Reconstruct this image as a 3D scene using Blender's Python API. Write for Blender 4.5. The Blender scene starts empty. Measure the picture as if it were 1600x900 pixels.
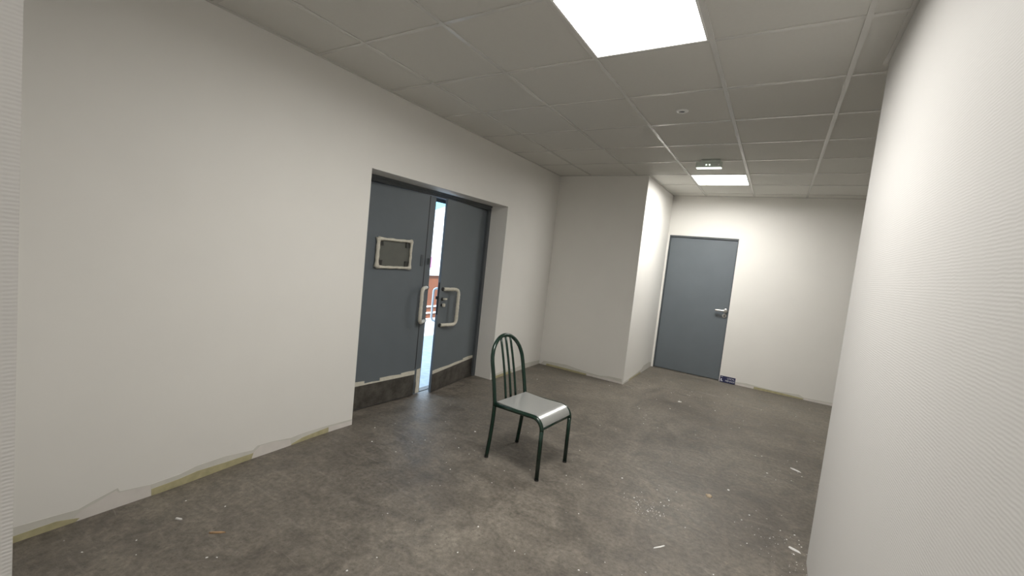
import bpy, bmesh, math, random
from mathutils import Vector, Matrix

# ------------------------------------------------------------------ camera, world, light, exposure
S = bpy.context.scene
COL = S.collection
H = 2.597                                            # ceiling height
cam_d = bpy.data.cameras.new('camera')
cam = bpy.data.objects.new('camera', cam_d)
COL.objects.link(cam)
cam_d.sensor_width = 36.0
cam_d.lens = 673.2865 / 1600 * 36.0
cam_d.clip_start = 0.02
RX = (0.8448692988799318, 0.5244401393683041, 0.10563336608004424)
RY = (0.1290949940969628, -0.008242246779028635, -0.9915979769377982)
RZ = (-0.5191631249512546, 0.8514074263167462, -0.07466621795337319)
cam.matrix_world = Matrix((
    (RX[0], -RY[0], -RZ[0], 2.6774),
    (RX[1], -RY[1], -RZ[1], -1.7028),
    (RX[2], -RY[2], -RZ[2], H - 1.13667),
    (0, 0, 0, 1)))
S.camera = cam

W = bpy.data.worlds.new('daylight')
S.world = W
W.use_nodes = True
wn = W.node_tree.nodes['Background']
wn.inputs[0].default_value = (0.50, 0.72, 1.0, 1)
wn.inputs[1].default_value = 4.0

sun_d = bpy.data.lights.new('sun', 'SUN')
sun_d.energy = 9.0
sun_d.angle = math.radians(0.6)
sun_d.color = (1.0, 0.96, 0.88)
sun = bpy.data.objects.new('sun', sun_d)
COL.objects.link(sun)
sun.rotation_euler = Vector((-0.62, 0.25, -0.95)).to_track_quat('-Z', 'Y').to_euler()

PANEL_STRENGTH = 9.0      # glow of the diffuser itself
PANEL_WATTS = {0.0: 34.0, 3.6: 35.0, -3.6: 22.0}   # beam of each panel by its row (prismatic diffuser, limited spread)
S.view_settings.view_transform = 'Standard'
S.view_settings.look = 'None'
S.view_settings.gamma = 1.0
S.view_settings.use_curve_mapping = False
S.view_settings.exposure = 0.0

random.seed(7)


# ------------------------------------------------------------------ materials
def new_mat(name):
    m = bpy.data.materials.new(name)
    m.use_nodes = True
    return m, m.node_tree, m.node_tree.nodes['Principled BSDF']


def plain(name, col, rough=0.5, metal=0.0, vary=0.06, scale=30.0, bump=0.0, spec=0.5):
    """Procedural paint / metal: a noise that shifts the colour a little, with optional fine relief."""
    m, t, b = new_mat(name)
    tc = t.nodes.new('ShaderNodeTexCoord')
    n = t.nodes.new('ShaderNodeTexNoise')
    n.inputs['Scale'].default_value = scale
    n.inputs['Detail'].default_value = 4
    t.links.new(tc.outputs['Object'], n.inputs['Vector'])
    r = t.nodes.new('ShaderNodeValToRGB')
    r.color_ramp.elements[0].position = 0.3
    r.color_ramp.elements[1].position = 0.7
    r.color_ramp.elements[0].color = tuple(c * (1 - vary) for c in col) + (1,)
    r.color_ramp.elements[1].color = tuple(min(1, c * (1 + vary)) for c in col) + (1,)
    t.links.new(n.outputs['Fac'], r.inputs['Fac'])
    t.links.new(r.outputs['Color'], b.inputs['Base Color'])
    b.inputs['Roughness'].default_value = rough
    b.inputs['Metallic'].default_value = metal
    b.inputs['Specular IOR Level'].default_value = spec
    if bump:
        bp = t.nodes.new('ShaderNodeBump')
        bp.inputs['Strength'].default_value = bump
        bp.inputs['Distance'].default_value = 0.003
        t.links.new(n.outputs['Fac'], bp.inputs['Height'])
        t.links.new(bp.outputs['Normal'], b.inputs['Normal'])
    return m


def emitter(name, col, strength):
    m, t, b = new_mat(name)
    b.inputs['Base Color'].default_value = (*col, 1)
    b.inputs['Emission Color'].default_value = (*col, 1)
    b.inputs['Emission Strength'].default_value = strength
    return m


def ridged_paint(name, col):
    """Painted fibre wall covering with fine horizontal ridges."""
    m, t, b = new_mat(name)
    b.inputs['Base Color'].default_value = (*col, 1)
    b.inputs['Roughness'].default_value = 0.6
    b.inputs['Specular IOR Level'].default_value = 0.45
    tc = t.nodes.new('ShaderNodeTexCoord')
    n = t.nodes.new('ShaderNodeTexNoise')
    n.inputs['Scale'].default_value = 9
    n.inputs['Detail'].default_value = 3
    t.links.new(tc.outputs['Object'], n.inputs['Vector'])
    w = t.nodes.new('ShaderNodeTexWave')
    w.wave_type = 'BANDS'
    w.bands_direction = 'Z'
    w.inputs['Scale'].default_value = 40
    w.inputs['Distortion'].default_value = 3.0
    w.inputs['Detail'].default_value = 2
    w.inputs['Detail Scale'].default_value = 0.8
    t.links.new(tc.outputs['Object'], w.inputs['Vector'])
    mx = t.nodes.new('ShaderNodeMath')
    mx.operation = 'MULTIPLY'
    t.links.new(w.outputs['Fac'], mx.inputs[0])
    t.links.new(n.outputs['Fac'], mx.inputs[1])
    bp = t.nodes.new('ShaderNodeBump')
    bp.inputs['Strength'].default_value = 0.24
    bp.inputs['Distance'].default_value = 0.0016
    t.links.new(mx.outputs[0], bp.inputs['Height'])
    t.links.new(bp.outputs['Normal'], b.inputs['Normal'])
    return m


def concrete_floor(name):
    m, t, b = new_mat(name)
    L = t.links.new
    tc = t.nodes.new('ShaderNodeTexCoord')

    def noise(scale, detail, rough=0.6, dist=0.0, vec=None):
        n = t.nodes.new('ShaderNodeTexNoise')
        n.inputs['Scale'].default_value = scale
        n.inputs['Detail'].default_value = detail
        n.inputs['Roughness'].default_value = rough
        n.inputs['Distortion'].default_value = dist
        L(vec or tc.outputs['Object'], n.inputs['Vector'])
        return n

    def ramp(src, p0, c0, p1, c1):
        r = t.nodes.new('ShaderNodeValToRGB')
        e = r.color_ramp.elements
        e[0].position, e[0].color = p0, (*c0, 1)
        e[1].position, e[1].color = p1, (*c1, 1)
        L(src, r.inputs['Fac'])
        return r

    def mix(kind, fac, a, bb):
        x = t.nodes.new('ShaderNodeMix')
        x.data_type = 'RGBA'
        x.blend_type = kind
        if isinstance(fac, float):
            x.inputs[0].default_value = fac
        else:
            L(fac, x.inputs[0])
        L(a, x.inputs[6])
        if isinstance(bb, tuple):
            x.inputs[7].default_value = (*bb, 1)
        else:
            L(bb, x.inputs[7])
        return x.outputs[2]

    big = noise(1.1, 6, 0.62, 0.6)
    mid = noise(5.5, 8, 0.68, 1.2)
    fine = noise(38, 6, 0.7)
    mp = t.nodes.new('ShaderNodeMapping')
    mp.inputs['Rotation'].default_value = (0, 0, 0.6)
    mp.inputs['Scale'].default_value = (2.2, 11, 1)
    L(tc.outputs['Object'], mp.inputs['Vector'])
    streak = noise(1.3, 7, 0.7, 0.8, mp.outputs['Vector'])
    c0 = ramp(big.outputs['Fac'], 0.28, (0.128, 0.113, 0.095), 0.72, (0.226, 0.204, 0.172))
    c1 = ramp(mid.outputs['Fac'], 0.32, (0.50, 0.49, 0.48), 0.66, (1.25, 1.24, 1.22))
    c = mix('MULTIPLY', 0.8, c0.outputs['Color'], c1.outputs['Color'])
    c2 = ramp(fine.outputs['Fac'], 0.32, (0.62, 0.61, 0.60), 0.68, (1.3, 1.3, 1.3))
    c = mix('MULTIPLY', 0.85, c, c2.outputs['Color'])
    c3 = ramp(streak.outputs['Fac'], 0.57, (0, 0, 0), 0.80, (0.55, 0.55, 0.55))
    c = mix('MIX', c3.outputs['Color'], c, (0.33, 0.305, 0.265))
    dark = noise(2.3, 9, 0.75, 1.8)
    c4 = ramp(dark.outputs['Fac'], 0.60, (0, 0, 0), 0.74, (0.55, 0.55, 0.55))
    c = mix('MIX', c4.outputs['Color'], c, (0.055, 0.049, 0.042))
    pits = noise(70, 3, 0.55, 0.3)
    c5 = ramp(pits.outputs['Fac'], 0.60, (0, 0, 0), 0.70, (0.6, 0.6, 0.6))
    c = mix('MIX', c5.outputs['Color'], c, (0.075, 0.067, 0.057))
    mp2 = t.nodes.new('ShaderNodeMapping')
    mp2.inputs['Rotation'].default_value = (0, 0, -0.5)
    mp2.inputs['Scale'].default_value = (3.0, 26, 1)
    L(tc.outputs['Object'], mp2.inputs['Vector'])
    scr = noise(1.6, 5, 0.65, 1.5, mp2.outputs['Vector'])
    c6 = ramp(scr.outputs['Fac'], 0.66, (0, 0, 0), 0.74, (0.55, 0.55, 0.55))
    c = mix('MIX', c6.outputs['Color'], c, (0.36, 0.34, 0.31))
    dust = noise(16, 10, 0.8, 0.5)
    c7 = ramp(dust.outputs['Fac'], 0.56, (0, 0, 0), 0.78, (0.6, 0.6, 0.6))
    c = mix('MIX', c7.outputs['Color'], c, (0.30, 0.28, 0.25))
    L(c, b.inputs['Base Color'])
    rr = ramp(mid.outputs['Fac'], 0.3, (0.36, 0.36, 0.36), 0.7, (0.58, 0.58, 0.58))
    L(rr.outputs['Color'], b.inputs['Roughness'])
    b.inputs['Specular IOR Level'].default_value = 0.42
    ad = t.nodes.new('ShaderNodeMath')
    ad.operation = 'ADD'
    L(mid.outputs['Fac'], ad.inputs[0])
    L(streak.outputs['Fac'], ad.inputs[1])
    bp = t.nodes.new('ShaderNodeBump')
    bp.inputs['Strength'].default_value = 0.35
    bp.inputs['Distance'].default_value = 0.012
    L(ad.outputs[0], bp.inputs['Height'])
    bp2 = t.nodes.new('ShaderNodeBump')
    bp2.inputs['Strength'].default_value = 0.25
    bp2.inputs['Distance'].default_value = 0.003
    L(fine.outputs['Fac'], bp2.inputs['Height'])
    L(bp.outputs['Normal'], bp2.inputs['Normal'])
    L(bp2.outputs['Normal'], b.inputs['Normal'])
    return m


def scuffed_metal(name):
    m, t, b = new_mat(name)
    tc = t.nodes.new('ShaderNodeTexCoord')
    n = t.nodes.new('ShaderNodeTexNoise')
    n.inputs['Scale'].default_value = 9
    n.inputs['Detail'].default_value = 9
    n.inputs['Roughness'].default_value = 0.7
    t.links.new(tc.outputs['Object'], n.inputs['Vector'])
    r = t.nodes.new('ShaderNodeValToRGB')
    e = r.color_ramp.elements
    e[0].position, e[0].color = 0.35, (0.060, 0.055, 0.048, 1)
    e[1].position, e[1].color = 0.72, (0.16, 0.148, 0.13, 1)
    t.links.new(n.outputs['Fac'], r.inputs['Fac'])
    t.links.new(r.outputs['Color'], b.inputs['Base Color'])
    b.inputs['Metallic'].default_value = 0.35
    b.inputs['Roughness'].default_value = 0.45
    return m


M = {
    'wall': plain('white_wall_paint', (0.835, 0.82, 0.78), 0.6, vary=0.012, scale=3.0, bump=0.05),
    'ridged': ridged_paint('ridged_wall_paint', (0.66, 0.648, 0.63)),
    'band': plain('grey_filler', (0.65, 0.635, 0.58), 0.75, vary=0.05, scale=9),
    'plaster': plain('pinkish_plaster', (0.73, 0.695, 0.655), 0.75, vary=0.05, scale=12),
    'glue': plain('old_yellow_glue', (0.46, 0.42, 0.25), 0.7, vary=0.12, scale=25, bump=0.3),
    'floor': concrete_floor('bare_concrete'),
    'tile': plain('mineral_tile', (0.66, 0.65, 0.61), 0.85, vary=0.012, scale=60, bump=0.04, spec=0.2),
    'tee': plain('white_enamel', (0.66, 0.65, 0.62), 0.27, vary=0.02, scale=8),
    'slab': plain('dark_slab', (0.25, 0.25, 0.24), 0.9),
    'door': plain('grey_door_paint', (0.138, 0.160, 0.178), 0.40, vary=0.03, scale=5, bump=0.03),
    'frame': plain('grey_frame_paint', (0.095, 0.107, 0.116), 0.38, vary=0.05, scale=9),
    'olive': plain('olive_plate', (0.125, 0.130, 0.115), 0.5, vary=0.05, scale=12),
    'clip': plain('dark_clip', (0.055, 0.056, 0.052), 0.5),
    'kick': scuffed_metal('scuffed_steel'),
    'tape': plain('cream_masking_tape', (0.66, 0.63, 0.54), 0.65, vary=0.07, scale=40, bump=0.5),
    'steel': plain('brushed_steel', (0.55, 0.54, 0.52), 0.32, metal=0.9, vary=0.05, scale=50),
    'dark': plain('dark_metal', (0.03, 0.03, 0.032), 0.45, metal=0.3),
    'green': plain('dark_green_enamel', (0.0075, 0.026, 0.017), 0.22, vary=0.08, scale=14),
    'seat': plain('silver_laminate', (0.46, 0.47, 0.46), 0.31, metal=0.5, vary=0.015, scale=30),
    'rubber': plain('black_rubber', (0.012, 0.012, 0.012), 0.7),
    'plastic': plain('grey_green_plastic', (0.60, 0.65, 0.60), 0.35, vary=0.03),
    'whiteplastic': plain('white_plastic', (0.86, 0.86, 0.84), 0.4, vary=0.02),
    'panel': emitter('light_panel', (1.0, 0.975, 0.93), PANEL_STRENGTH),
    'led': emitter('indicator_led', (0.85, 1.0, 0.85), 1.6),
    'strip': emitter('light_strip', (0.95, 1.0, 0.93), 1.6),
    'blue': plain('navy_plate', (0.012, 0.016, 0.075), 0.35, vary=0.08),
    'print': plain('white_print', (0.72, 0.73, 0.78), 0.5, vary=0.02),
    'chip': plain('plaster_flake', (0.84, 0.83, 0.81), 0.8, vary=0.1, scale=60),
    'tan': plain('tan_chipboard', (0.50, 0.40, 0.28), 0.75, vary=0.15, scale=80),
    'wood': plain('raw_wood', (0.42, 0.27, 0.15), 0.7, vary=0.2, scale=60),
    'asphalt': plain('pavement', (0.42, 0.43, 0.44), 0.85, vary=0.12, scale=14, bump=0.2),
    'orange': plain('orange_render', (0.15, 0.048, 0.018), 0.8, vary=0.12, scale=3),
    'white': plain('white_render', (0.82, 0.82, 0.80), 0.8, vary=0.03, scale=3),
    'pink': plain('pink_print', (0.40, 0.14, 0.27), 0.6, vary=0.1, scale=5),
    'canopy': plain('blue_canvas', (0.18, 0.42, 0.50), 0.7, vary=0.08),
}


# ------------------------------------------------------------------ mesh helpers
def link(name, me, mat=None, parent=None, loc=None, smooth=False):
    o = bpy.data.objects.new(name, me)
    COL.objects.link(o)
    if mat and not me.materials:
        me.materials.append(M[mat])
    if parent:
        o.parent = parent
    if loc:
        o.location = loc
    if smooth:
        for p in me.polygons:
            p.use_smooth = True
    return o


def mesh(bm, name):
    me = bpy.data.meshes.new(name)
    bmesh.ops.recalc_face_normals(bm, faces=bm.faces)
    bm.to_mesh(me)
    bm.free()
    return me


def box_into(bm, x0, x1, y0, y1, z0, z1):
    v = [bm.verts.new((x, y, z)) for x in (x0, x1) for y in (y0, y1) for z in (z0, z1)]
    for f in ((0, 1, 3, 2), (4, 6, 7, 5), (0, 4, 5, 1), (2, 3, 7, 6), (0, 2, 6, 4), (1, 5, 7, 3)):
        bm.faces.new([v[i] for i in f])


def box(name, b, mat, parent=None, bevel=0.0, seg=2):
    bm = bmesh.new()
    box_into(bm, *b)
    if bevel:
        bmesh.ops.recalc_face_normals(bm, faces=bm.faces)
        bmesh.ops.bevel(bm, geom=list(bm.edges), offset=bevel, segments=seg, affect='EDGES', profile=0.5)
    return link(name, mesh(bm, name), mat, parent)


def boxes(name, bs, mat, parent=None):
    bm = bmesh.new()
    for b in bs:
        box_into(bm, *b)
    return link(name, mesh(bm, name), mat, parent)


def slab_poly(name, pts, axis, base, thick, mat, parent=None):
    """Polygon given in (u, z) on the plane axis=base, given real thickness along that axis."""
    bm = bmesh.new()

    def P(u, z, d):
        return (base + d, u, z) if axis == 0 else ((u, base + d, z) if axis == 1 else (u, z, base + d))
    a = [bm.verts.new(P(u, z, 0)) for u, z in pts]
    b = [bm.verts.new(P(u, z, thick)) for u, z in pts]
    bm.faces.new(a)
    bm.faces.new(b)
    n = len(pts)
    for i in range(n):
        bm.faces.new((a[i], a[(i + 1) % n], b[(i + 1) % n], b[i]))
    return link(name, mesh(bm, name), mat, parent)


def smooth_path(ctrl, per=6):
    """Catmull-Rom through control points."""
    P = [Vector(c) for c in ctrl]
    P = [2 * P[0] - P[1]] + P + [2 * P[-1] - P[-2]]
    out = []
    for i in range(1, len(P) - 2):
        for k in range(per):
            t = k / per
            a, b, c, d = P[i - 1], P[i], P[i + 1], P[i + 2]
            out.append(0.5 * (2 * b + (c - a) * t + (2 * a - 5 * b + 4 * c - d) * t * t + (3 * b - a - 3 * c + d) * t ** 3))
    out.append(P[-2])
    return out


def round_path(ctrl, rad, per=6):
    """Polyline with rounded corners of the given radius."""
    P = [Vector(c) for c in ctrl]
    out = [P[0]]
    for i in range(1, len(P) - 1):
        a, b = (P[i - 1] - P[i]), (P[i + 1] - P[i])
        r = min(rad, a.length * 0.49, b.length * 0.49)
        s, e = P[i] + a.normalized() * r, P[i] + b.normalized() * r
        for k in range(per + 1):
            t = k / per
            out.append((1 - t) ** 2 * s + 2 * t * (1 - t) * P[i] + t * t * e)
    out.append(P[-1])
    return out


def tube_into(bm, path, r, n=14, caps=True):
    P = [Vector(p) for p in path]
    rad = r if callable(r) else (lambda i: r)
    t0 = (P[1] - P[0]).normalized()
    up = Vector((0, 0, 1)) if abs(t0.z) < 0.9 else Vector((0, 1, 0))
    nrm = (up - t0 * up.dot(t0)).normalized()
    prev, rings = t0, []
    for i, p in enumerate(P):
        if i == 0:
            t = t0
        elif i == len(P) - 1:
            t = (P[i] - P[i - 1]).normalized()
        else:
            t = ((P[i] - P[i - 1]).normalized() + (P[i + 1] - P[i]).normalized()).normalized()
        nrm = prev.rotation_difference(t) @ nrm
        nrm = (nrm - t * nrm.dot(t)).normalized()
        bn = t.cross(nrm)
        prev = t
        rings.append([bm.verts.new(p + (nrm * math.cos(a) + bn * math.sin(a)) * rad(i))
                      for a in (2 * math.pi * k / n for k in range(n))])
    for i in range(len(rings) - 1):
        for k in range(n):
            bm.faces.new((rings[i][k], rings[i][(k + 1) % n], rings[i + 1][(k + 1) % n], rings[i + 1][k]))
    if caps:
        bm.faces.new(rings[0])
        bm.faces.new(rings[-1])


def tube(name, path, r, mat, parent=None, n=14):
    bm = bmesh.new()
    tube_into(bm, path, r, n)
    o = link(name, mesh(bm, name), mat, parent)
    for p in o.data.polygons:
        p.use_smooth = len(p.vertices) == 4
    return o


def lathe(name, prof, mat, parent=None, loc=None, n=32, axis='Z'):
    """prof: (radius, height) pairs turned about the axis."""
    bm = bmesh.new()
    rings = []
    for r, h in prof:
        ring = []
        for k in range(n):
            a = 2 * math.pi * k / n
            c, s = r * math.cos(a), r * math.sin(a)
            ring.append(bm.verts.new({'Z': (c, s, h), 'X': (h, c, s), 'Y': (c, h, s)}[axis]))
        rings.append(ring)
    for i in range(len(rings) - 1):
        for k in range(n):
            bm.faces.new((rings[i][k], rings[i][(k + 1) % n], rings[i + 1][(k + 1) % n], rings[i + 1][k]))
    bm.faces.new(rings[0])
    bm.faces.new(rings[-1])
    return link(name, mesh(bm, name), mat, parent, loc)


def empty(name, loc=(0, 0, 0), rz=0.0):
    o = bpy.data.objects.new(name, None)
    COL.objects.link(o)
    o.location = loc
    o.rotation_euler = (0, 0, rz)
    return o


def tag(o, label=None, cat=None, group=None, kind=None):
    if label:
        o['label'] = label
    if cat:
        o['category'] = cat
    if group:
        o['group'] = group
    if kind:
        o['kind'] = kind
    return o


def struct(o, label=None):
    o['kind'] = 'structure'
    if label:
        o['label'] = label
    return o


# ------------------------------------------------------------------ room shell
XP, YP = 3.0, 1.075         # end corner of the right-hand partition
YA, YB = 3.633, 5.047       # alcove block face, back wall
XA = 1.196                  # side of the alcove block
XE, YE = 1.47, -1.5         # corner of the entry wall on the left
D0, D1, DH = 0.505, 2.42, 2.0        # double doorway in the left wall
B0, B1, BH = 1.222, 2.15, 2.02       # single doorway in the back wall
YF, XR = -4.2, 5.2

FOOT = [(-4.5, -0.022), (-1.3, -0.020), (-0.75, -0.016), (-0.2, 0.008), (0.3, 0.020), (0.6, 0.016), (1.0, 0.0), (6.0, 0.0)]


def floor_h(x, y):
    """The slab dips and rises a little along the left wall."""
    for (a, ha), (b, hb_) in zip(FOOT[:-1], FOOT[1:]):
        if a <= y <= b:
            t = (y - a) / (b - a)
            h = ha + (hb_ - ha) * t * t * (3 - 2 * t)
            break
    else:
        h = 0.0
    return h * (math.exp(-(x / 0.42) ** 2) if x > 0 else max(0.0, 1 + x / 0.12))


bm = bmesh.new()
nx_, ny_ = 60, 100
fx = [-0.32 + (XR + 0.52) * i / nx_ for i in range(nx_ + 1)]
fy = [YF - 0.2 + (YB + 0.5 - YF) * j / ny_ for j in range(ny_ + 1)]
gv = [[bm.verts.new((x, y, floor_h(x, y))) for y in fy] for x in fx]
for i in range(nx_):
    for j in range(ny_):
        bm.faces.new((gv[i][j], gv[i + 1][j], gv[i + 1][j + 1], gv[i][j + 1]))
rim = [e for e in bm.edges if e.is_boundary]
ext = bmesh.ops.extrude_edge_only(bm, edges=rim)
for v in ext['geom']:
    if isinstance(v, bmesh.types.BMVert):
        v.co.z = -0.12
floor = struct(link('floor', mesh(bm, 'floor'), 'floor', smooth=False), 'bare dark grey concrete floor with smears and scratches')
wall_left = struct(boxes('wall_left', [(-0.32, 0, YE - 0.2, D0, -0.1, H + 0.1), (-0.32, 0, D1, YA + 0.2, 0, H + 0.1), (-0.32, 0, D0, D1, DH, H + 0.1)], 'wall'),
                   'long white painted wall with the double doors')
wall_alcove = struct(box('wall_alcove', (0, XA, YA, YB + 0.2, 0, H + 0.1), 'wall'), 'white boxed-out wall block in the far corner')
wall_back = struct(boxes('wall_back', [(XA, B0, YB, YB + 0.2, 0, H + 0.1), (B1, XR + 0.2, YB, YB + 0.2, 0, H + 0.1), (B0, B1, YB, YB + 0.2, BH, H + 0.1)], 'wall'),
                   'white back wall with the single grey door')
wall_right = struct(box('wall_right', (XP, XR + 0.2, YF, YP, 0, H + 0.1), 'ridged'), 'white ridged partition wall close on the right')
wall_entry = struct(box('wall_entry', (0, XE, YF, YE, 0, H + 0.1), 'ridged'), 'white ridged wall corner at the left edge')
wall_front = struct(box('wall_front', (0, XR, YF - 0.2, YF, 0, H + 0.1), 'ridged'))
wall_far = struct(box('wall_far_right', (XR, XR + 0.2, YP, YB, 0, H + 0.1), 'wall'))

# what the skirting left behind: filler bands, bare plaster and strips of old glue along the wall foot
g = 0.02
left_top = [(-1.5, 0.060), (-1.249, 0.055), (-1.129, 0.048), (-1.046, 0.042), (-0.992, 0.062), (-0.904, 0.088), (-0.895, 0.067), (-0.771, 0.051), (-0.64, 0.055),
            (-0.554, 0.075), (-0.401, 0.078), (-0.243, 0.062), (-0.217, 0.083), (-0.116, 0.080), (0.008, 0.064), (0.09, 0.071), (0.293, 0.069), (0.505, 0.058)]
Z0 = -0.03
slab_poly('filler_band', [(-1.5, Z0)] + left_top + [(0.505, Z0)], 0, 0.0, 0.0012, 'band', wall_left)
slab_poly('bare_plaster', [(-1.10, Z0), (-1.04, 0.030), (-0.98, 0.050), (-0.91, 0.078), (-0.90, 0.062), (-0.77, 0.046), (-0.76, Z0)], 0, 0.0, 0.0018, 'plaster', wall_left)
slab_poly('bare_plaster', [(-0.27, Z0), (-0.235, 0.05), (-0.2, 0.076), (-0.11, 0.072), (0.0, 0.055), (0.02, Z0)], 0, 0.0, 0.0018, 'plaster', wall_left)
slab_poly('bare_plaster', [(0.30, Z0), (0.30, 0.055), (0.505, 0.046), (0.505, Z0)], 0, 0.0, 0.0018, 'plaster', wall_left)
slab_poly('glue_strip', [(-1.5, Z0), (-1.5, 0.020), (-1.25, 0.015), (-1.121, 0.018), (-1.042, -0.002), (-1.068, Z0)], 0, 0.0, 0.003, 'glue', wall_left)
slab_poly('glue_strip', [(-0.764, Z0), (-0.765, 0.024), (-0.639, 0.030), (-0.553, 0.042), (-0.399, 0.040), (-0.242, 0.042), (-0.262, Z0)], 0, 0.0, 0.003, 'glue', wall_left)
slab_poly('glue_strip', [(0.0, Z0), (0.013, 0.018), (0.092, 0.040), (0.295, 0.054), (0.298, Z0)], 0, 0.0, 0.003, 'glue', wall_left)
slab_poly('filler_band', [(2.42, 0), (2.42, 0.05), (2.7, 0.06), (2.95, 0.045), (3.2, 0.07), (3.62, 0.05), (3.62, 0)], 0, 0.0, 0.0012, 'band', wall_left)
slab_poly('glue_strip', [(2.50, 0), (2.52, 0.03), (2.85, 0.034), (2.9, 0)], 0, 0.0, 0.003, 'glue', wall_left)
slab_poly('filler_band', [(0.02, 0), (0.065, 0.055), (0.314, 0.068), (0.418, 0.075), (0.55, 0.058), (0.702, 0.045), (0.874, 0.038), (1.0, 0.06), (1.174, 0.064), (1.189, 0)], 1, YA, -0.0012, 'band', wall_alcove)
slab_poly('bare_plaster', [(0.71, 0), (0.715, 0.022), (0.87, 0.026), (1.05, 0.03), (1.185, 0.024), (1.185, 0)], 1, YA, -0.002, 'plaster', wall_alcove)
slab_poly('glue_strip', [(0.1, 0), (0.118, 0.026), (0.388, 0.026), (0.707, 0.020), (0.70, 0)], 1, YA, -0.003, 'glue', wall_alcove)
slab_poly('filler_band', [(YA + 0.02, 0), (YA + 0.02, 0.02), (YA + 0.5, 0.035), (YA + 0.85, 0.05), (YA + 0.95, 0.085), (YA + 1.25, 0.09), (YB - 0.01, 0.06), (YB - 0.01, 0)], 0, XA, 0.0012, 'band', wall_alcove)
slab_poly('glue_strip', [(YA + 0.25, 0), (YA + 0.27, 0.018), (YA + 0.8, 0.022), (YA + 0.82, 0)], 0, XA, 0.003, 'glue', wall_alcove)
slab_poly('filler_band', [(2.352, 0), (2.359, 0.04), (2.491, 0.052), (2.601, 0.046), (2.829, 0.036), (3.1, 0.052), (3.159, 0.028), (3.455, 0.040), (3.9, 0.05), (3.9, 0)], 1, YB, -0.0012, 'band', wall_back)
slab_poly('bare_plaster', [(2.36, 0), (2.37, 0.022), (2.58, 0.032), (2.585, 0)], 1, YB, -0.002, 'plaster', wall_back)
slab_poly('bare_plaster', [(3.16, 0), (3.165, 0.022), (3.46, 0.030), (3.9, 0.03), (3.9, 0)], 1, YB, -0.002, 'plaster', wall_back)
slab_poly('glue_strip', [(2.586, 0), (2.588, 0.030), (2.904, 0.026), (3.155, 0.016), (3.151, 0)], 1, YB, -0.003, 'glue', wall_back)

# ------------------------------------------------------------------ suspended ceiling
ceiling = struct(box('ceiling', (-0.32, XR + 0.2, YF - 0.2, YB + 0.2, H + 0.1, H + 0.22), 'slab'), 'suspended ceiling of square grey-white tiles in a metal grid')
C1, PITCH, TB = 0.4575, 0.6, 0.024
xs = [0.0] + [C1 + PITCH * k for k in range(0, 8)] + [XR]
xs = [x for x in xs if x <= XR]
ys = [PITCH * k for k in range(-6, 9)] + [YB]
lights = {(round(C1 + 2 * PITCH, 4), 0), (round(C1 + 2 * PITCH, 4), 6), (round(C1 + 2 * PITCH, 4), -6)}


def free(x, y):
    """Is this ceiling point inside the room (not over a wall block)?"""
    if x > XP and y < YP:
        return False
    if x < XE and y < YE:
        return False
    if x < XA and y > YA:
        return False
    return 0 < x < XR and YF < y < YB


tile_cache = {}


def add_tile(x0, x1, y0, y1):
    w, d = round(x1 - x0, 4), round(y1 - y0, 4)
    if w < 0.03 or d < 0.03:
        return
    if (w, d) not in tile_cache:
        bm = bmesh.new()
        box_into(bm, 0, w, 0, d, 0.004, 0.02)
        tile_cache[(w, d)] = mesh(bm, 'ceiling_tile')
    link('ceiling_tile', tile_cache[(w, d)], 'tile', ceiling, (x0, y0, H))


def clip_cell(x0, x1, y0, y1):
    """Cut a grid cell at the wall corners that run through it."""
    xc = sorted({x0, x1} | {c for c in (XP, XA, XE) if x0 < c < x1})
    yc = sorted({y0, y1} | {c for c in (YP, YA, YE) if y0 < c < y1})
    out = []
    for i in range(len(xc) - 1):
        for j in range(len(yc) - 1):
            if free((xc[i] + xc[i + 1]) / 2, (yc[j] + yc[j + 1]) / 2):
                out.append((xc[i], xc[i + 1], yc[j], yc[j + 1]))
    if len(out) == (len(xc) - 1) * (len(yc) - 1):
        return [(x0, x1, y0, y1)]
    return out


tee_cache = {}


def add_tee(name, length, along_y, loc, w=TB):
    key = (round(length, 4), along_y, w)
    if key not in tee_cache:
        bm = bmesh.new()
        if along_y:
            box_into(bm, -w / 2, w / 2, 0, length, -0.001, 0.005)
            box_into(bm, -0.002, 0.002, 0, length, 0.005, 0.035)
        else:
            box_into(bm, 0, length, -w / 2, w / 2, 0.000, 0.0055)
            box_into(bm, 0, length, -0.002, 0.002, 0.0055, 0.035)
        tee_cache[key] = mesh(bm, name)
    return link(name, tee_cache[key], 'tee', ceiling, loc)


def span_free(fn, a, b, step=0.01):
    """Longest runs of [a, b] where fn is true."""
    runs, s, t = [], None, a + step / 2
    while t < b:
        ok = fn(t)
        if ok and s is None:
            s = t - step / 2
        if not ok and s is not None:
            runs.append((s, t - step / 2))
            s = None
        t += step
    if s is not None:
        runs.append((s, b))
    return [r for r in runs if r[1] - r[0] > 0.05]


for i in range(len(xs) - 1):
    for j in range(len(ys) - 1):
        k = j - 6
        if (round(xs[i], 4), k) in lights:
            continue
        for c in clip_cell(xs[i], xs[i + 1], ys[j], ys[j + 1]):
            if c[3] < -2.0:
                continue
            add_tile(c[0], c[1], c[2], c[3])
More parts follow.
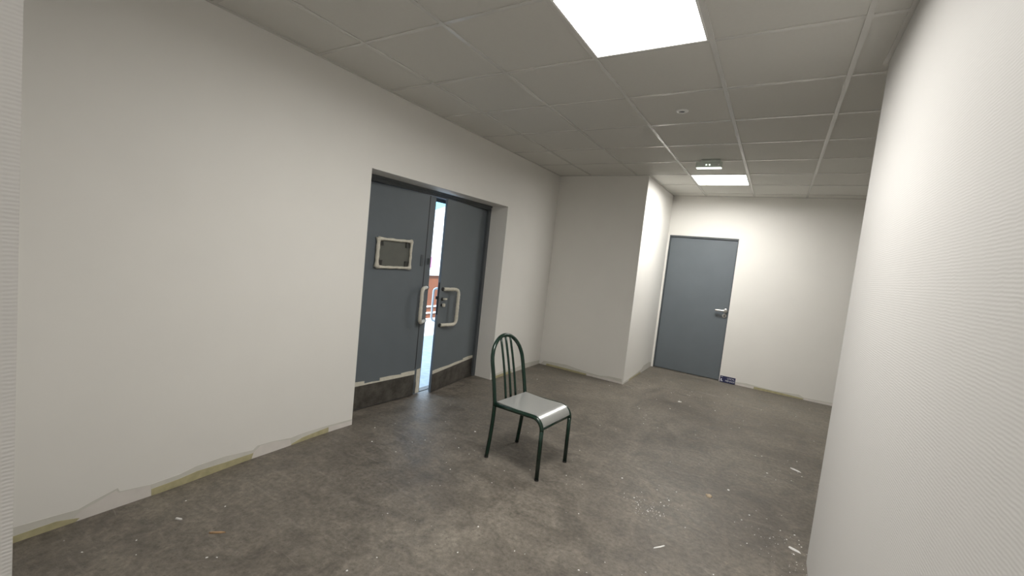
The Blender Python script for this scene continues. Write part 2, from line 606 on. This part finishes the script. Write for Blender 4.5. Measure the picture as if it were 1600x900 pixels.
# tiles over the entry corridor behind the camera
for i in range(len(xs) - 1):
    for j in range(len(ys) - 1):
        if (round(xs[i], 4), j - 6) in lights:
            continue
        for c in clip_cell(xs[i], xs[i + 1], ys[j], ys[j + 1]):
            if c[3] < -2.0:
                add_tile(c[0], c[1], c[2], c[3])
add_tile(XE, XP, YF, -3.6)
for x in xs[1:-1]:
    for a, b in span_free(lambda y: free(x, y), YF, YB):
        add_tee('main_runner', b - a, True, (x, a, H))
edges = xs
for y in ys[:-1]:
    for i in range(len(edges) - 1):
        for a, b in span_free(lambda x: free(x, y), edges[i], edges[i + 1]):
            add_tee('cross_tee', b - a - TB, False, (a + TB / 2, y, H))
# wall angle trims
for b in [(0, 0.02, YE, YA), (0, XA, YA - 0.02, YA), (XA, XA + 0.02, YA - 0.02, YB), (XA, XR, YB - 0.02, YB), (XP - 0.02, XP, YF, YP), (XP - 0.02, XR, YP, YP + 0.02),
          (XE, XE + 0.02, YF, YE), (0, XE + 0.02, YE, YE + 0.02)]:
    box('wall_angle', (*b, H - 0.001, H + 0.004), 'tee', ceiling)


def ceiling_light(x, y, label):
    r = tag(empty('ceiling_light', (x, y, H)), label, 'ceiling light', 'square ceiling light panels')
    a, b = 0.012, PITCH - 0.012
    boxes('frame', [(a, b, a, a + 0.010, -0.003, 0.03), (a, b, b - 0.010, b, -0.003, 0.03),
                    (a, a + 0.010, a + 0.010, b - 0.010, -0.003, 0.03), (b - 0.010, b, a + 0.010, b - 0.010, -0.003, 0.03)], 'whiteplastic', r)
    box('diffuser', (a + 0.010, b - 0.010, a + 0.010, b - 0.010, -0.001, 0.012), 'panel', r)
    ld = bpy.data.lights.new('panel_beam', 'AREA')
    ld.shape = 'SQUARE'
    ld.size = 0.54
    ld.energy = PANEL_WATTS[y]
    ld.color = (1.0, 0.978, 0.935)
    ld.spread = math.radians(173)
    lo = bpy.data.objects.new('panel_beam', ld)
    COL.objects.link(lo)
    lo.parent = r
    lo.location = (PITCH / 2, PITCH / 2, -0.004)
    return r


XL = C1 + 2 * PITCH
ceiling_light(XL, 0.0, 'large bright square ceiling light panel at the top of the picture')
ceiling_light(XL, -3.6, 'square ceiling light panel in the entry corridor behind the viewer')
ceiling_light(XL, 3.6, 'distant bright square ceiling light panel near the grey single door')

# ------------------------------------------------------------------ double door in the left wall
door_1 = struct(empty('door_1', (0, 0, 0)), 'grey double door standing slightly ajar in a deep recess')
FX0, FX1 = -0.32, -0.225
HX = -0.262


def part_label(o, s):
    o['label'] = s
    return o


boxes('door_frame', [(FX0, FX1, D0, D0 + 0.045, 0, DH), (FX0, FX1, D1 - 0.045, D1, 0, DH),
                     (FX0, FX1, D0 + 0.045, D1 - 0.045, DH - 0.05, DH),
                     (FX0, FX0 + 0.008, D0 + 0.045, D1 - 0.045, DH - 0.085, DH - 0.05),
                     (FX0, FX0 + 0.008, D1 - 0.075, D1 - 0.045, 0, DH - 0.085), (FX0, FX0 + 0.008, D0 + 0.045, D0 + 0.075, 0, DH - 0.085)], 'frame', door_1)
box('frame_lip', (FX1, FX1 + 0.012, D0, D1, DH - 0.022, DH), 'frame', door_1, 0.002)
LW, LH, TH = 0.925, 1.943, 0.045


def leaf_mesh(width, height, thick, lip):
    bm = bmesh.new()
    box_into(bm, -thick, 0, 0, width - lip, 0.008, height)
    if lip:
        box_into(bm, -thick, -0.018, width - lip, width, 0.008, height)
    return mesh(bm, 'leaf')


# left leaf: local +Y runs from hinge to free edge, local +X is the room side
lleaf = link('leaf', leaf_mesh(LW, LH, TH, 0.098), 'door', door_1, (HX + 0.008, D0 + 0.03, 0))
lleaf.rotation_euler = (0, 0, -math.radians(4.2))
part_label(lleaf, 'left grey door leaf with a taped square frame')
# right leaf: local -Y runs from hinge to free edge
bm = bmesh.new()
box_into(bm, -0.022, 0, -0.850, 0, 0.008, LH)
box_into(bm, -TH, -0.022, -0.820, 0, 0.008, LH)
rleaf = link('leaf', mesh(bm, 'leaf'), 'door', door_1, (HX + 0.005, D1 - 0.035, 0))
rleaf.rotation_euler = (0, 0, math.radians(8.6))
part_label(rleaf, 'right grey door leaf with a taped handle and cylinder')


def kick(parent, y0, y1, ztop0, ztop1, tape_runs):
    slab_poly('kick_plate', [(y0, 0.012), (y0, ztop0), (y1, ztop1), (y1, 0.012)], 0, 0.0, 0.003, 'kick', parent)
    part_label(parent.children[-1], 'scuffed brown metal kick plate') if parent.children else None
    for a, b, h0, h1 in tape_runs:
        za = ztop0 + (ztop1 - ztop0) * (a - y0) / (y1 - y0)
        zb = ztop0 + (ztop1 - ztop0) * (b - y0) / (y1 - y0)
        slab_poly('tape_strip', [(a, za - 0.008), (a, za + h0), ((a + b) / 2, (za + zb) / 2 + (h0 + h1) / 2 + 0.004), (b, zb + h1), (b, zb - 0.008)], 0, 0.0, 0.0042, 'tape', parent)


kick(lleaf, 0.0, 0.826, 0.222, 0.222, [(0.0, 0.26, 0.030, 0.026), (0.26, 0.42, 0.004, 0.002), (0.42, 0.66, 0.026, 0.020), (0.66, 0.826, 0.030, 0.030)])
kick(rleaf, -0.847, -0.01, 0.205, 0.225, [(-0.847, -0.55, 0.026, 0.018), (-0.55, -0.24, 0.018, 0.014), (-0.24, -0.01, 0.030, 0.022)])
slab_poly('tape_strip', [(0.868, 0.012), (0.868, 0.25), (0.918, 0.26), (0.918, 0.012)], 0, -0.018, 0.003, 'tape', lleaf)
# flush bolt on the rebated edge
box('flush_bolt', (-0.018, -0.008, 0.858, 0.872, 0.02, 0.13), 'steel', lleaf, 0.002)
box('lock_plate', (0.0, 0.006, 0.775, 0.805, 1.27, 1.38), 'frame', lleaf, 0.003)
box('edge_pull', (-0.018, 0.004, 0.882, 0.905, 1.29, 1.35), 'frame', lleaf, 0.003)


def wobble(r, amp, seed):
    rnd = random.Random(seed)
    vals = [r * (1 + rnd.uniform(-amp, amp)) for _ in range(400)]
    return lambda i: vals[i % 400]


def pull_handle(parent, y_mount, y_grip, z0, z1, out, x0=0.0, seed=1, taped=True):
    ends = [(x0, y_mount, z1), (x0 + out, y_grip, z1), (x0 + out, y_grip, z0), (x0, y_mount, z0)]
    path = round_path(ends, 0.055, 8)
    tube('pull_handle', path, 0.0095, 'steel', parent)
    for z in (z0, z1):
        lathe('handle_rose', [(0.019, 0), (0.019, 0.008), (0.014, 0.012)], 'dark', parent, (x0, y_mount, z), 20, 'X')
    if taped:
        fine = []
        for a, b in zip(path[:-1], path[1:]):
            n = max(1, int((b - a).length / 0.012))
            fine += [a.lerp(b, k / n) for k in range(n)]
        fine.append(path[-1])
        keep = fine[1:-1]
        o = tube('handle_tape', keep, wobble(0.0175, 0.09, seed), 'tape', parent, 12)
        part_label(o, 'cream masking tape wrapped around the handle')


pull_handle(lleaf, 0.908, 0.772, 0.735, 1.065, 0.085, -0.018, 3)
box('shadow_line', (-0.019, -0.0165, 0.828, 0.853, 0.26, LH - 0.002), 'dark', lleaf)  # dark strip standing in for the shadow line at the rebate step
pull_handle(rleaf, -0.80, -0.605, 0.690, 1.055, 0.075, 0.0, 5)
# outside handle of the right leaf, seen through the gap
tube('outer_handle', round_path([(-TH, -0.735, 1.05), (-TH - 0.08, -0.765, 1.05), (-TH - 0.08, -0.765, 0.715), (-TH, -0.735, 0.715)], 0.05, 8), 0.011, 'whiteplastic', rleaf)
for z in (1.05, 0.715):
    lathe('outer_rose', [(0.022, 0), (0.022, -0.012)], 'steel', rleaf, (-TH, -0.735, z), 20, 'X')
# key cylinder and thumb turn
for z, r in ((0.955, 0.017), (0.895, 0.015)):
    lathe('cylinder_rose', [(r, 0), (r, 0.010), (r * 0.7, 0.014)], 'dark', rleaf, (0, -0.795, z), 20, 'X')
box('thumb_turn', (0.012, 0.040, -0.80, -0.755, 0.948, 0.966), 'tape', rleaf, 0.006, 3)
box('key_tape', (0.012, 0.036, -0.805, -0.775, 0.880, 0.912), 'tape', rleaf, 0.006, 3)
box('latch', (-0.026, -0.010, -0.876, -0.850, 0.955, 0.985), 'dark', rleaf, 0.003)
box('lock_forend', (-0.020, -0.004, -0.8515, -0.850, 0.80, 1.12), 'dark', rleaf)
for z in (0.25, 1.02, 1.42, 1.72):
    tube('hinge', [(0.006, 0.012, z - 0.05), (0.006, 0.012, z + 0.05)], 0.009, 'frame', rleaf, 10)

# taped square frame on the left leaf
fy0, fy1, fz0, fz1 = 0.275, 0.635, 1.245, 1.485
fr = empty('sign_holder', (0, 0, 0))
bmf = bmesh.new()
rnd = random.Random(11)


def lumpy(a, b, r, n=12):
    pts = [Vector(a).lerp(Vector(b), k / n) + Vector((rnd.uniform(-.001, .001), rnd.uniform(-.0015, .0015), rnd.uniform(-.0015, .0015))) for k in range(n + 1)]
    tube_into(bmf, pts, lambda i: r * (1 + 0.10 * math.sin(i * 1.7)) * (1.45 if i in (0, n) else (1.15 if i in (1, n - 1) else 1.0)), 8)


q = 0.018
lumpy((q, fy0, fz1), (q, fy1, fz1 + 0.004), 0.0125)
lumpy((q, fy0, fz0), (q, fy1, fz0 + 0.002), 0.0115)
lumpy((q, fy0, fz0 - 0.004), (q, fy0, fz1 + 0.008), 0.0165)
lumpy((q, fy1, fz0 - 0.004), (q, fy1, fz1), 0.0120)
bpy.data.objects.remove(fr)
tf = link('taped_frame', mesh(bmf, 'taped_frame'), 'tape', lleaf)
for p in tf.data.polygons:
    p.use_smooth = True
part_label(tf, 'square frame wrapped in cream masking tape')
bp_ = box('backing_plate', (0.0, 0.006, fy0, fy1, fz0, fz1), 'olive', lleaf)
part_label(bp_, 'olive grey plate inside the taped frame')
for yy in (fy0 + 0.035, fy1 - 0.035):
    for zz in (fz0 + 0.038, fz1 - 0.034):
        s = 1 if yy < 0.45 else -1
        t_ = 1 if zz < 1.36 else -1
        bmc = bmesh.new()
        box_into(bmc, 0.006, 0.011, yy - 0.022, yy + 0.022, zz - 0.022, zz + 0.022)
        box_into(bmc, 0, 0.016, yy + s * 0.016 - 0.006, yy + s * 0.016 + 0.006, zz - 0.022, zz + 0.022)
        box_into(bmc, 0, 0.016, yy - 0.022, yy + 0.022, zz + t_ * 0.016 - 0.006, zz + t_ * 0.016 + 0.006)
        link('corner_clip', mesh(bmc, 'corner_clip'), 'clip', lleaf)
# raised dusty threshold under the leaves
boxes('threshold', [(-0.30, -0.235, D0 + 0.045, D1 - 0.045, 0.0, 0.006)], 'kick', door_1)

# ------------------------------------------------------------------ single door in the back wall
door_2 = struct(empty('door_2', (0, 0, 0)), 'plain grey single door with a lever handle in the back wall')
boxes('door_frame', [(B0, B0 + 0.012, YB + 0.012, YB + 0.10, 0, BH), (B1 - 0.012, B1, YB + 0.012, YB + 0.10, 0, BH),
                     (B0 + 0.012, B1 - 0.012, YB + 0.012, YB + 0.10, BH - 0.022, BH)], 'frame', door_2)
d2 = box('leaf', (B0 + 0.014, B1 - 0.014, YB + 0.035, YB + 0.08, 0.008, BH - 0.025), 'door', door_2, 0.002, 1)
yl = YB + 0.035
lathe('handle_rose', [(0.030, 0), (0.030, -0.008), (0.024, -0.011)], 'steel', d2, (2.105, yl, 1.0), 28, 'Y')
tube('lever_handle', smooth_path([(2.105, yl - 0.005, 1.0), (2.105, yl - 0.045, 1.0), (2.085, yl - 0.056, 1.0), (2.04, yl - 0.056, 1.0), (1.975, yl - 0.054, 0.998)], 6), 0.0145, 'steel', d2)
lathe('key_rose', [(0.030, 0), (0.030, -0.008), (0.024, -0.011)], 'steel', d2, (2.100, yl, 0.93), 28, 'Y')
box('key_cylinder', (2.095, 2.105, yl - 0.016, yl - 0.008, 0.915, 0.945), 'dark', d2, 0.002)

struct(box('daylight_blocker', (B0 - 0.2, B1 + 0.2, YB + 0.2, YB + 0.26, -0.1, H), 'wall'))  # unseen slab added behind the single door to block daylight leaking under it

# ------------------------------------------------------------------ the chair
chair = tag(empty('dining_chair', (1.2945, 1.0075, 0), math.radians(-4.5)),
            'dark green tubular metal chair with an arched back and silver seat standing mid-floor', 'chair')
T, HWD = 0.0142, 0.19
# side posts + arch of the backrest: one bent tube
SZ = 0.405


def back_x(z):
    """Back posts lean rearward with height."""
    return -0.190 - 0.105 * max(0.0, (z - SZ)) / 0.44 * (0.72 + 0.28 * max(0.0, (z - SZ)) / 0.44)


arch = []
zs0 = 0.675
for k in range(9):
    z = SZ - 0.02 + (zs0 - SZ + 0.02) * k / 8
    arch.append((back_x(z), -HWD + 0.0 + 0.004 * k / 8, z))
ra, hb = HWD - 0.004, 0.862 - zs0
for k in range(1, 24):
    a = math.pi * k / 24
    z = zs0 + hb * math.sin(a)
    arch.append((back_x(z), -ra * math.cos(a), z))
for k in range(9):
    z = zs0 + (SZ - 0.02 - zs0) * k / 8
    arch.append((back_x(z), HWD - 0.004 + 0.004 * k / 8, z))
tube('backrest_frame', arch, T, 'green', chair, 16)
for y in (-0.062, 0.0, 0.062):
    zt = zs0 + hb * math.sqrt(1 - (y / ra) ** 2)
    tube('spindle', [(back_x(z) + 0.002, y * (0.92 + 0.08 * (1 - (z - SZ) / 0.45)), z) for z in [SZ + (zt - SZ) * k / 8 for k in range(9)]], 0.0086, 'green', chair, 12)
tube('rear_rail', [(-0.190, -HWD, SZ - 0.002), (-0.190, HWD, SZ - 0.002)], 0.010, 'green', chair, 12)
for s in (-1, 1):
    y = s * HWD
    tube('leg', smooth_path([(-0.190, y, SZ - 0.012), (-0.1905, y, SZ - 0.08), (-0.197, y, 0.20), (-0.216, y, 0.0)], 5), T, 'green', chair, 16)
    lathe('foot_cap', [(T + 0.0008, 0.0), (T + 0.0008, 0.012)], 'rubber', chair, (-0.216, y, 0.0), 16)
    rail = [(-0.186, y, SZ - 0.006), (0.0, y, SZ - 0.001), (0.125, y, SZ + 0.004)]
    for k in range(1, 11):
        a = math.pi / 2 * k / 10
        rail.append((0.140 + 0.075 * math.sin(a), y, SZ + 0.004 - 0.075 * (1 - math.cos(a))))
    tube('seat_rail', rail, T, 'green', chair, 16)
    tube('leg', [(0.215, y, SZ - 0.069), (0.2158, y, 0.25), (0.2175, y, 0.0)], T, 'green', chair, 16)
    lathe('foot_cap', [(T + 0.0008, 0.0), (T + 0.0008, 0.012)], 'rubber', chair, (0.2175, y, 0.0), 16)
tube('front_rail', [(0.213, -HWD, SZ - 0.058), (0.213, HWD, SZ - 0.058)], 0.0085, 'green', chair, 12)
# seat: a thin laminate board, flat with a rolled front
prof = [(-0.178, SZ + 0.016), (-0.10, SZ + 0.013), (0.0, SZ + 0.012), (0.09, SZ + 0.016), (0.135, SZ + 0.018)]
for k in range(1, 29):
    a = math.radians(80) * k / 28
    prof.append((0.142 + 0.078 * math.sin(a), SZ + 0.018 - 0.078 * (1 - math.cos(a))))
bm = bmesh.new()
rows_ = []
for i, (px, pz) in enumerate(prof):
    j0, j1 = max(0, i - 1), min(len(prof) - 1, i + 1)
    tx, tz = prof[j1][0] - prof[j0][0], prof[j1][1] - prof[j0][1]
    ln = math.hypot(tx, tz)
    nx, nz = tz / ln, -tx / ln
    hw = HWD - 0.010
    rows_.append([bm.verts.new((px, -hw, pz)), bm.verts.new((px, hw, pz)),
                  bm.verts.new((px + nx * 0.009, hw, pz + nz * 0.009)), bm.verts.new((px + nx * 0.009, -hw, pz + nz * 0.009))])
for a, b in zip(rows_[:-1], rows_[1:]):
    for k in range(4):
        bm.faces.new((a[k], a[(k + 1) % 4], b[(k + 1) % 4], b[k]))
bm.faces.new(rows_[0])
bm.faces.new(rows_[-1])
seat = link('seat', mesh(bm, 'seat'), 'seat', chair)
for p in seat.data.polygons:
    p.use_smooth = abs(p.normal.y) < 0.5 and len(p.vertices) == 4
seat.data.set_sharp_from_angle(angle=math.radians(35))
part_label(seat, 'silver grey laminate seat with rolled front edge')

# ------------------------------------------------------------------ things on the ceiling
em = tag(empty('emergency_light', (1.956, 2.955, H)), 'small grey-green emergency exit light mounted on the ceiling before the distant panel', 'emergency light')
box('mounting_plate', (-0.075, 0.105, -0.045, 0.045, -0.020, 0.0), 'plastic', em, 0.004)
box('body', (-0.118, 0.118, -0.030, 0.030, -0.074, -0.018), 'plastic', em, 0.006)
box('light_strip', (-0.112, 0.116, -0.034, 0.028, -0.078, -0.074), 'strip', em, 0.001)
for x in (-0.022, 0.008):
    lathe('indicator', [(0.007, 0.0), (0.007, -0.003), (0.005, -0.005)], 'led', em, (x, -0.030, -0.048), 14, 'Y')
lathe('test_button', [(0.007, 0.0), (0.007, -0.003)], 'whiteplastic', em, (0.090, -0.030, -0.048), 14, 'Y')

det = tag(empty('ceiling_sensor', (1.952, 1.529, H + 0.004)), 'small round white ceiling sensor with a dark centre', 'sensor')
lathe('trim_ring', [(0.020, -0.004), (0.022, -0.010), (0.034, -0.009), (0.042, -0.004), (0.042, 0.0), (0.020, 0.0)], 'whiteplastic', det, None, 32)
lathe('lens', [(0.0215, -0.0005), (0.018, -0.006), (0.010, -0.008)], 'dark', det, None, 24)

# ------------------------------------------------------------------ blue door plate leaning at the wall foot
plate = tag(empty('door_sign', (2.160, YB - 0.016, 0.002)), 'small navy plate with white lettering leaning at the wall foot by the single door', 'sign')
plate.rotation_euler = (-math.radians(6), 0, 0)
box('plate', (0, 0.196, -0.0015, 0.0015, 0, 0.088), 'blue', plate, 0.001, 1)


def text(body, x, z, size, parent):
    cu = bpy.data.curves.new('lettering', 'FONT')
    cu.body = body
    cu.size = size
    cu.extrude = 0.0003
    o = bpy.data.objects.new('lettering', cu)
    COL.objects.link(o)
    dg = bpy.context.evaluated_depsgraph_get()
    me = bpy.data.meshes.new_from_object(o.evaluated_get(dg))
    bpy.data.objects.remove(o)
    me.materials.clear()
    me.materials.append(M['print'])
    n = link('lettering', me, None, parent, (x, -0.0022, z))
    n.rotation_euler = (math.pi / 2, 0, 0)
    return n


text('LOCAL', 0.092, 0.052, 0.030, plate)
text('MÉNAGE', 0.070, 0.017, 0.030, plate)
box('rule', (0.008, 0.034, -0.0022, -0.0016, 0.072, 0.076), 'print', plate)
bm = bmesh.new()
box_into(bm, 0.012, 0.026, -0.0022, -0.0016, 0.022, 0.050)
box_into(bm, 0.012, 0.040, -0.0022, -0.0016, 0.014, 0.022)
link('pictogram', mesh(bm, 'pictogram'), 'print', plate)


# ------------------------------------------------------------------ debris on the floor
def shard(name, x, y, sx, sy, h, rz, mat, label, cat, group=None, n=6, seed=0):
    r = random.Random(seed)
    pts = []
    for k in range(n):
        a = 2 * math.pi * k / n
        f = r.uniform(0.7, 1.1)
        pts.append((math.cos(a) * sx * f, math.sin(a) * sy * f))
    bm_ = bmesh.new()
    lo = [bm_.verts.new((u, v, 0.0)) for u, v in pts]
    hi = [bm_.verts.new((u * 0.85, v * 0.85, h * r.uniform(0.7, 1.2))) for u, v in pts]
    bm_.faces.new(lo)
    bm_.faces.new(hi)
    for k in range(n):
        bm_.faces.new((lo[k], lo[(k + 1) % n], hi[(k + 1) % n], hi[k]))
    o = link(name, mesh(bm_, name), mat, None, (x, y, floor_h(x, y) + 0.0005))
    o.rotation_euler = (0, 0, rz)
    return tag(o, label, cat, group)


shard('wood_chip', 2.475, 1.432, 0.026, 0.020, 0.010, 0.3, 'tan', 'small tan wood chip on the floor right of the chair', 'chip', n=5, seed=1)
shard('wood_splinter', 0.565, -0.703, 0.042, 0.006, 0.006, 0.75, 'wood', 'thin orange wood splinter on the floor near the left wall', 'splinter', n=6, seed=2)
shard('plaster_chip', 0.326, -0.761, 0.022, 0.008, 0.006, 0.5, 'chip', 'white plaster chip on the dark floor by the left wall', 'chip', n=7, seed=3)
shard('plaster_chip', 2.950, 1.150, 0.034, 0.010, 0.005, -0.4, 'chip', 'largest white plaster flake at the foot of the right partition', 'chip', n=7, seed=5)
shard('plaster_chip', 2.985, 2.40, 0.050, 0.012, 0.005, -0.5, 'chip', 'long white flake on the floor beyond the partition corner', 'chip', n=7, seed=6)
shard('plaster_sliver', 2.326, 0.656, 0.052, 0.005, 0.003, 0.95, 'chip', 'thin pale sliver on the floor between the chair and the right partition', 'chip', n=8, seed=8)
shard('plaster_chip', 1.906, 3.499, 0.028, 0.018, 0.006, 0.5, 'chip', 'white flake on the floor in front of the grey single door', 'chip', n=7, seed=7)

# paint specks and plaster crumbs, too small to pick apart
bm = bmesh.new()
r = random.Random(21)


def speck(x, y, s):
    if not (0.05 < x < 3.6 and -1.45 < y < 5.0) or not free(x, y):
        return
    n = r.choice((4, 5, 6))
    zf = floor_h(x, y)
    a0 = r.uniform(0, 6.28)
    el = r.uniform(0.45, 1.0)
    an = r.uniform(0, 3.14)
    lo, hi = [], []
    for k in range(n):
        a = a0 + 2 * math.pi * k / n
        f = s * r.uniform(0.6, 1.1)
        u, v = math.cos(a) * f, math.sin(a) * f * el
        u, v = u * math.cos(an) - v * math.sin(an), u * math.sin(an) + v * math.cos(an)
        lo.append(bm.verts.new((x + u, y + v, zf + 0.0002)))
        hi.append(bm.verts.new((x + u * 0.8, y + v * 0.8, zf + 0.0002 + s * 0.25)))
    bm.faces.new(hi)
    for k in range(n):
        bm.faces.new((lo[k], lo[(k + 1) % n], hi[(k + 1) % n], hi[k]))


for _ in range(230):
    speck(r.uniform(0.1, 3.5), r.uniform(-1.4, 4.9), abs(r.gauss(0.0018, 0.0022)) + 0.0015)
for cx, cy, sp, n in ((2.174, 0.982, 0.05, 55), (2.16, 1.06, 0.10, 40), (2.93, 1.02, 0.10, 45), (2.86, 1.25, 0.14, 40), (1.95, 3.8, 0.2, 26), (0.9, 0.4, 0.25, 22), (0.55, 0.9, 0.25, 16), (1.982, 4.03, 0.08, 14), (2.9, 2.3, 0.18, 22)):
    for _ in range(n):
        speck(r.gauss(cx, sp), r.gauss(cy, sp), abs(r.gauss(0.0006, 0.0022)) + 0.0010)
for px_, py_ in ((1.532, -0.068), (1.49, 0.158), (1.266, -0.335), (1.742, 0.123), (2.051, 0.211), (1.936, 1.253), (2.173, 1.267), (2.266, 1.184), (0.332, 0.424), (2.596, 0.623), (0.175, -0.673), (0.379, -0.576), (0.281, -1.1), (0.71, -0.802), (0.741, -0.775), (1.232, -0.473), (3.03, 2.3), (3.137, 2.248), (2.882, 1.318), (2.913, 1.239), (2.944, 1.105), (2.983, 1.213)):
    speck(px_, py_, r.uniform(0.005, 0.008))
tag(link('plaster_crumbs', mesh(bm, 'plaster_crumbs'), 'chip'), 'white plaster crumbs and paint specks scattered over the concrete floor', 'debris', kind='stuff')

# ------------------------------------------------------------------ outside, seen through the gap between the doors
gnd = struct(box('ground', (-30, -0.32, -20, 40, -0.15, -0.02), 'asphalt'), 'pale pavement outside the double doors')
gw = tag(empty('garden_wall', (-3.4, 5.2, -0.02)), 'low orange wall with white coping outside, seen through the door gap', 'wall')
box('wall_panel', (-0.12, 0.0, -4.5, 5.5, 0.0, 0.90), 'orange', gw)
box('coping', (-0.18, 0.05, -4.5, 5.5, 0.90, 0.96), 'white', gw, 0.008)
box('upper_band', (-0.14, -0.02, -4.5, 5.5, 0.985, 1.04), 'white', gw, 0.004)
for z in (0.10, 0.235):
    box('rail', (0.0, 0.03, -4.5, 5.5, z, z + 0.028), 'white', gw, 0.004)
hb_ = tag(empty('white_building', (-9.0, 11.0, -0.02)), 'bright white building facade outside, seen through the door gap', 'building')
box('facade', (-2.0, 0.0, -9.0, 9.0, 0.0, 6.5), 'white', hb_)
box('cornice', (0.0, 0.12, -9.0, 9.0, 2.75, 2.87), 'white', hb_, 0.01)
pk = box('poster', (0.0, 0.02, -0.75, 0.16, 0.60, 1.10), 'pink', hb_)
part_label(pk, 'pink poster on the facade')
sail = tag(empty('sun_sail', (-4.2, 5.9, -0.02)), 'pale blue triangular sail on posts outside, top of the door gap', 'awning')
slab_poly('canvas', [(-0.7, 2.57), (0.7, 2.64), (-0.15, 2.30)], 0, 0.0, 0.02, 'canopy', sail)
for yy_ in (-0.7, 0.7):
    tube('post', [(0.01, yy_, 0.0), (0.01, yy_, 2.66)], 0.03, 'whiteplastic', sail)
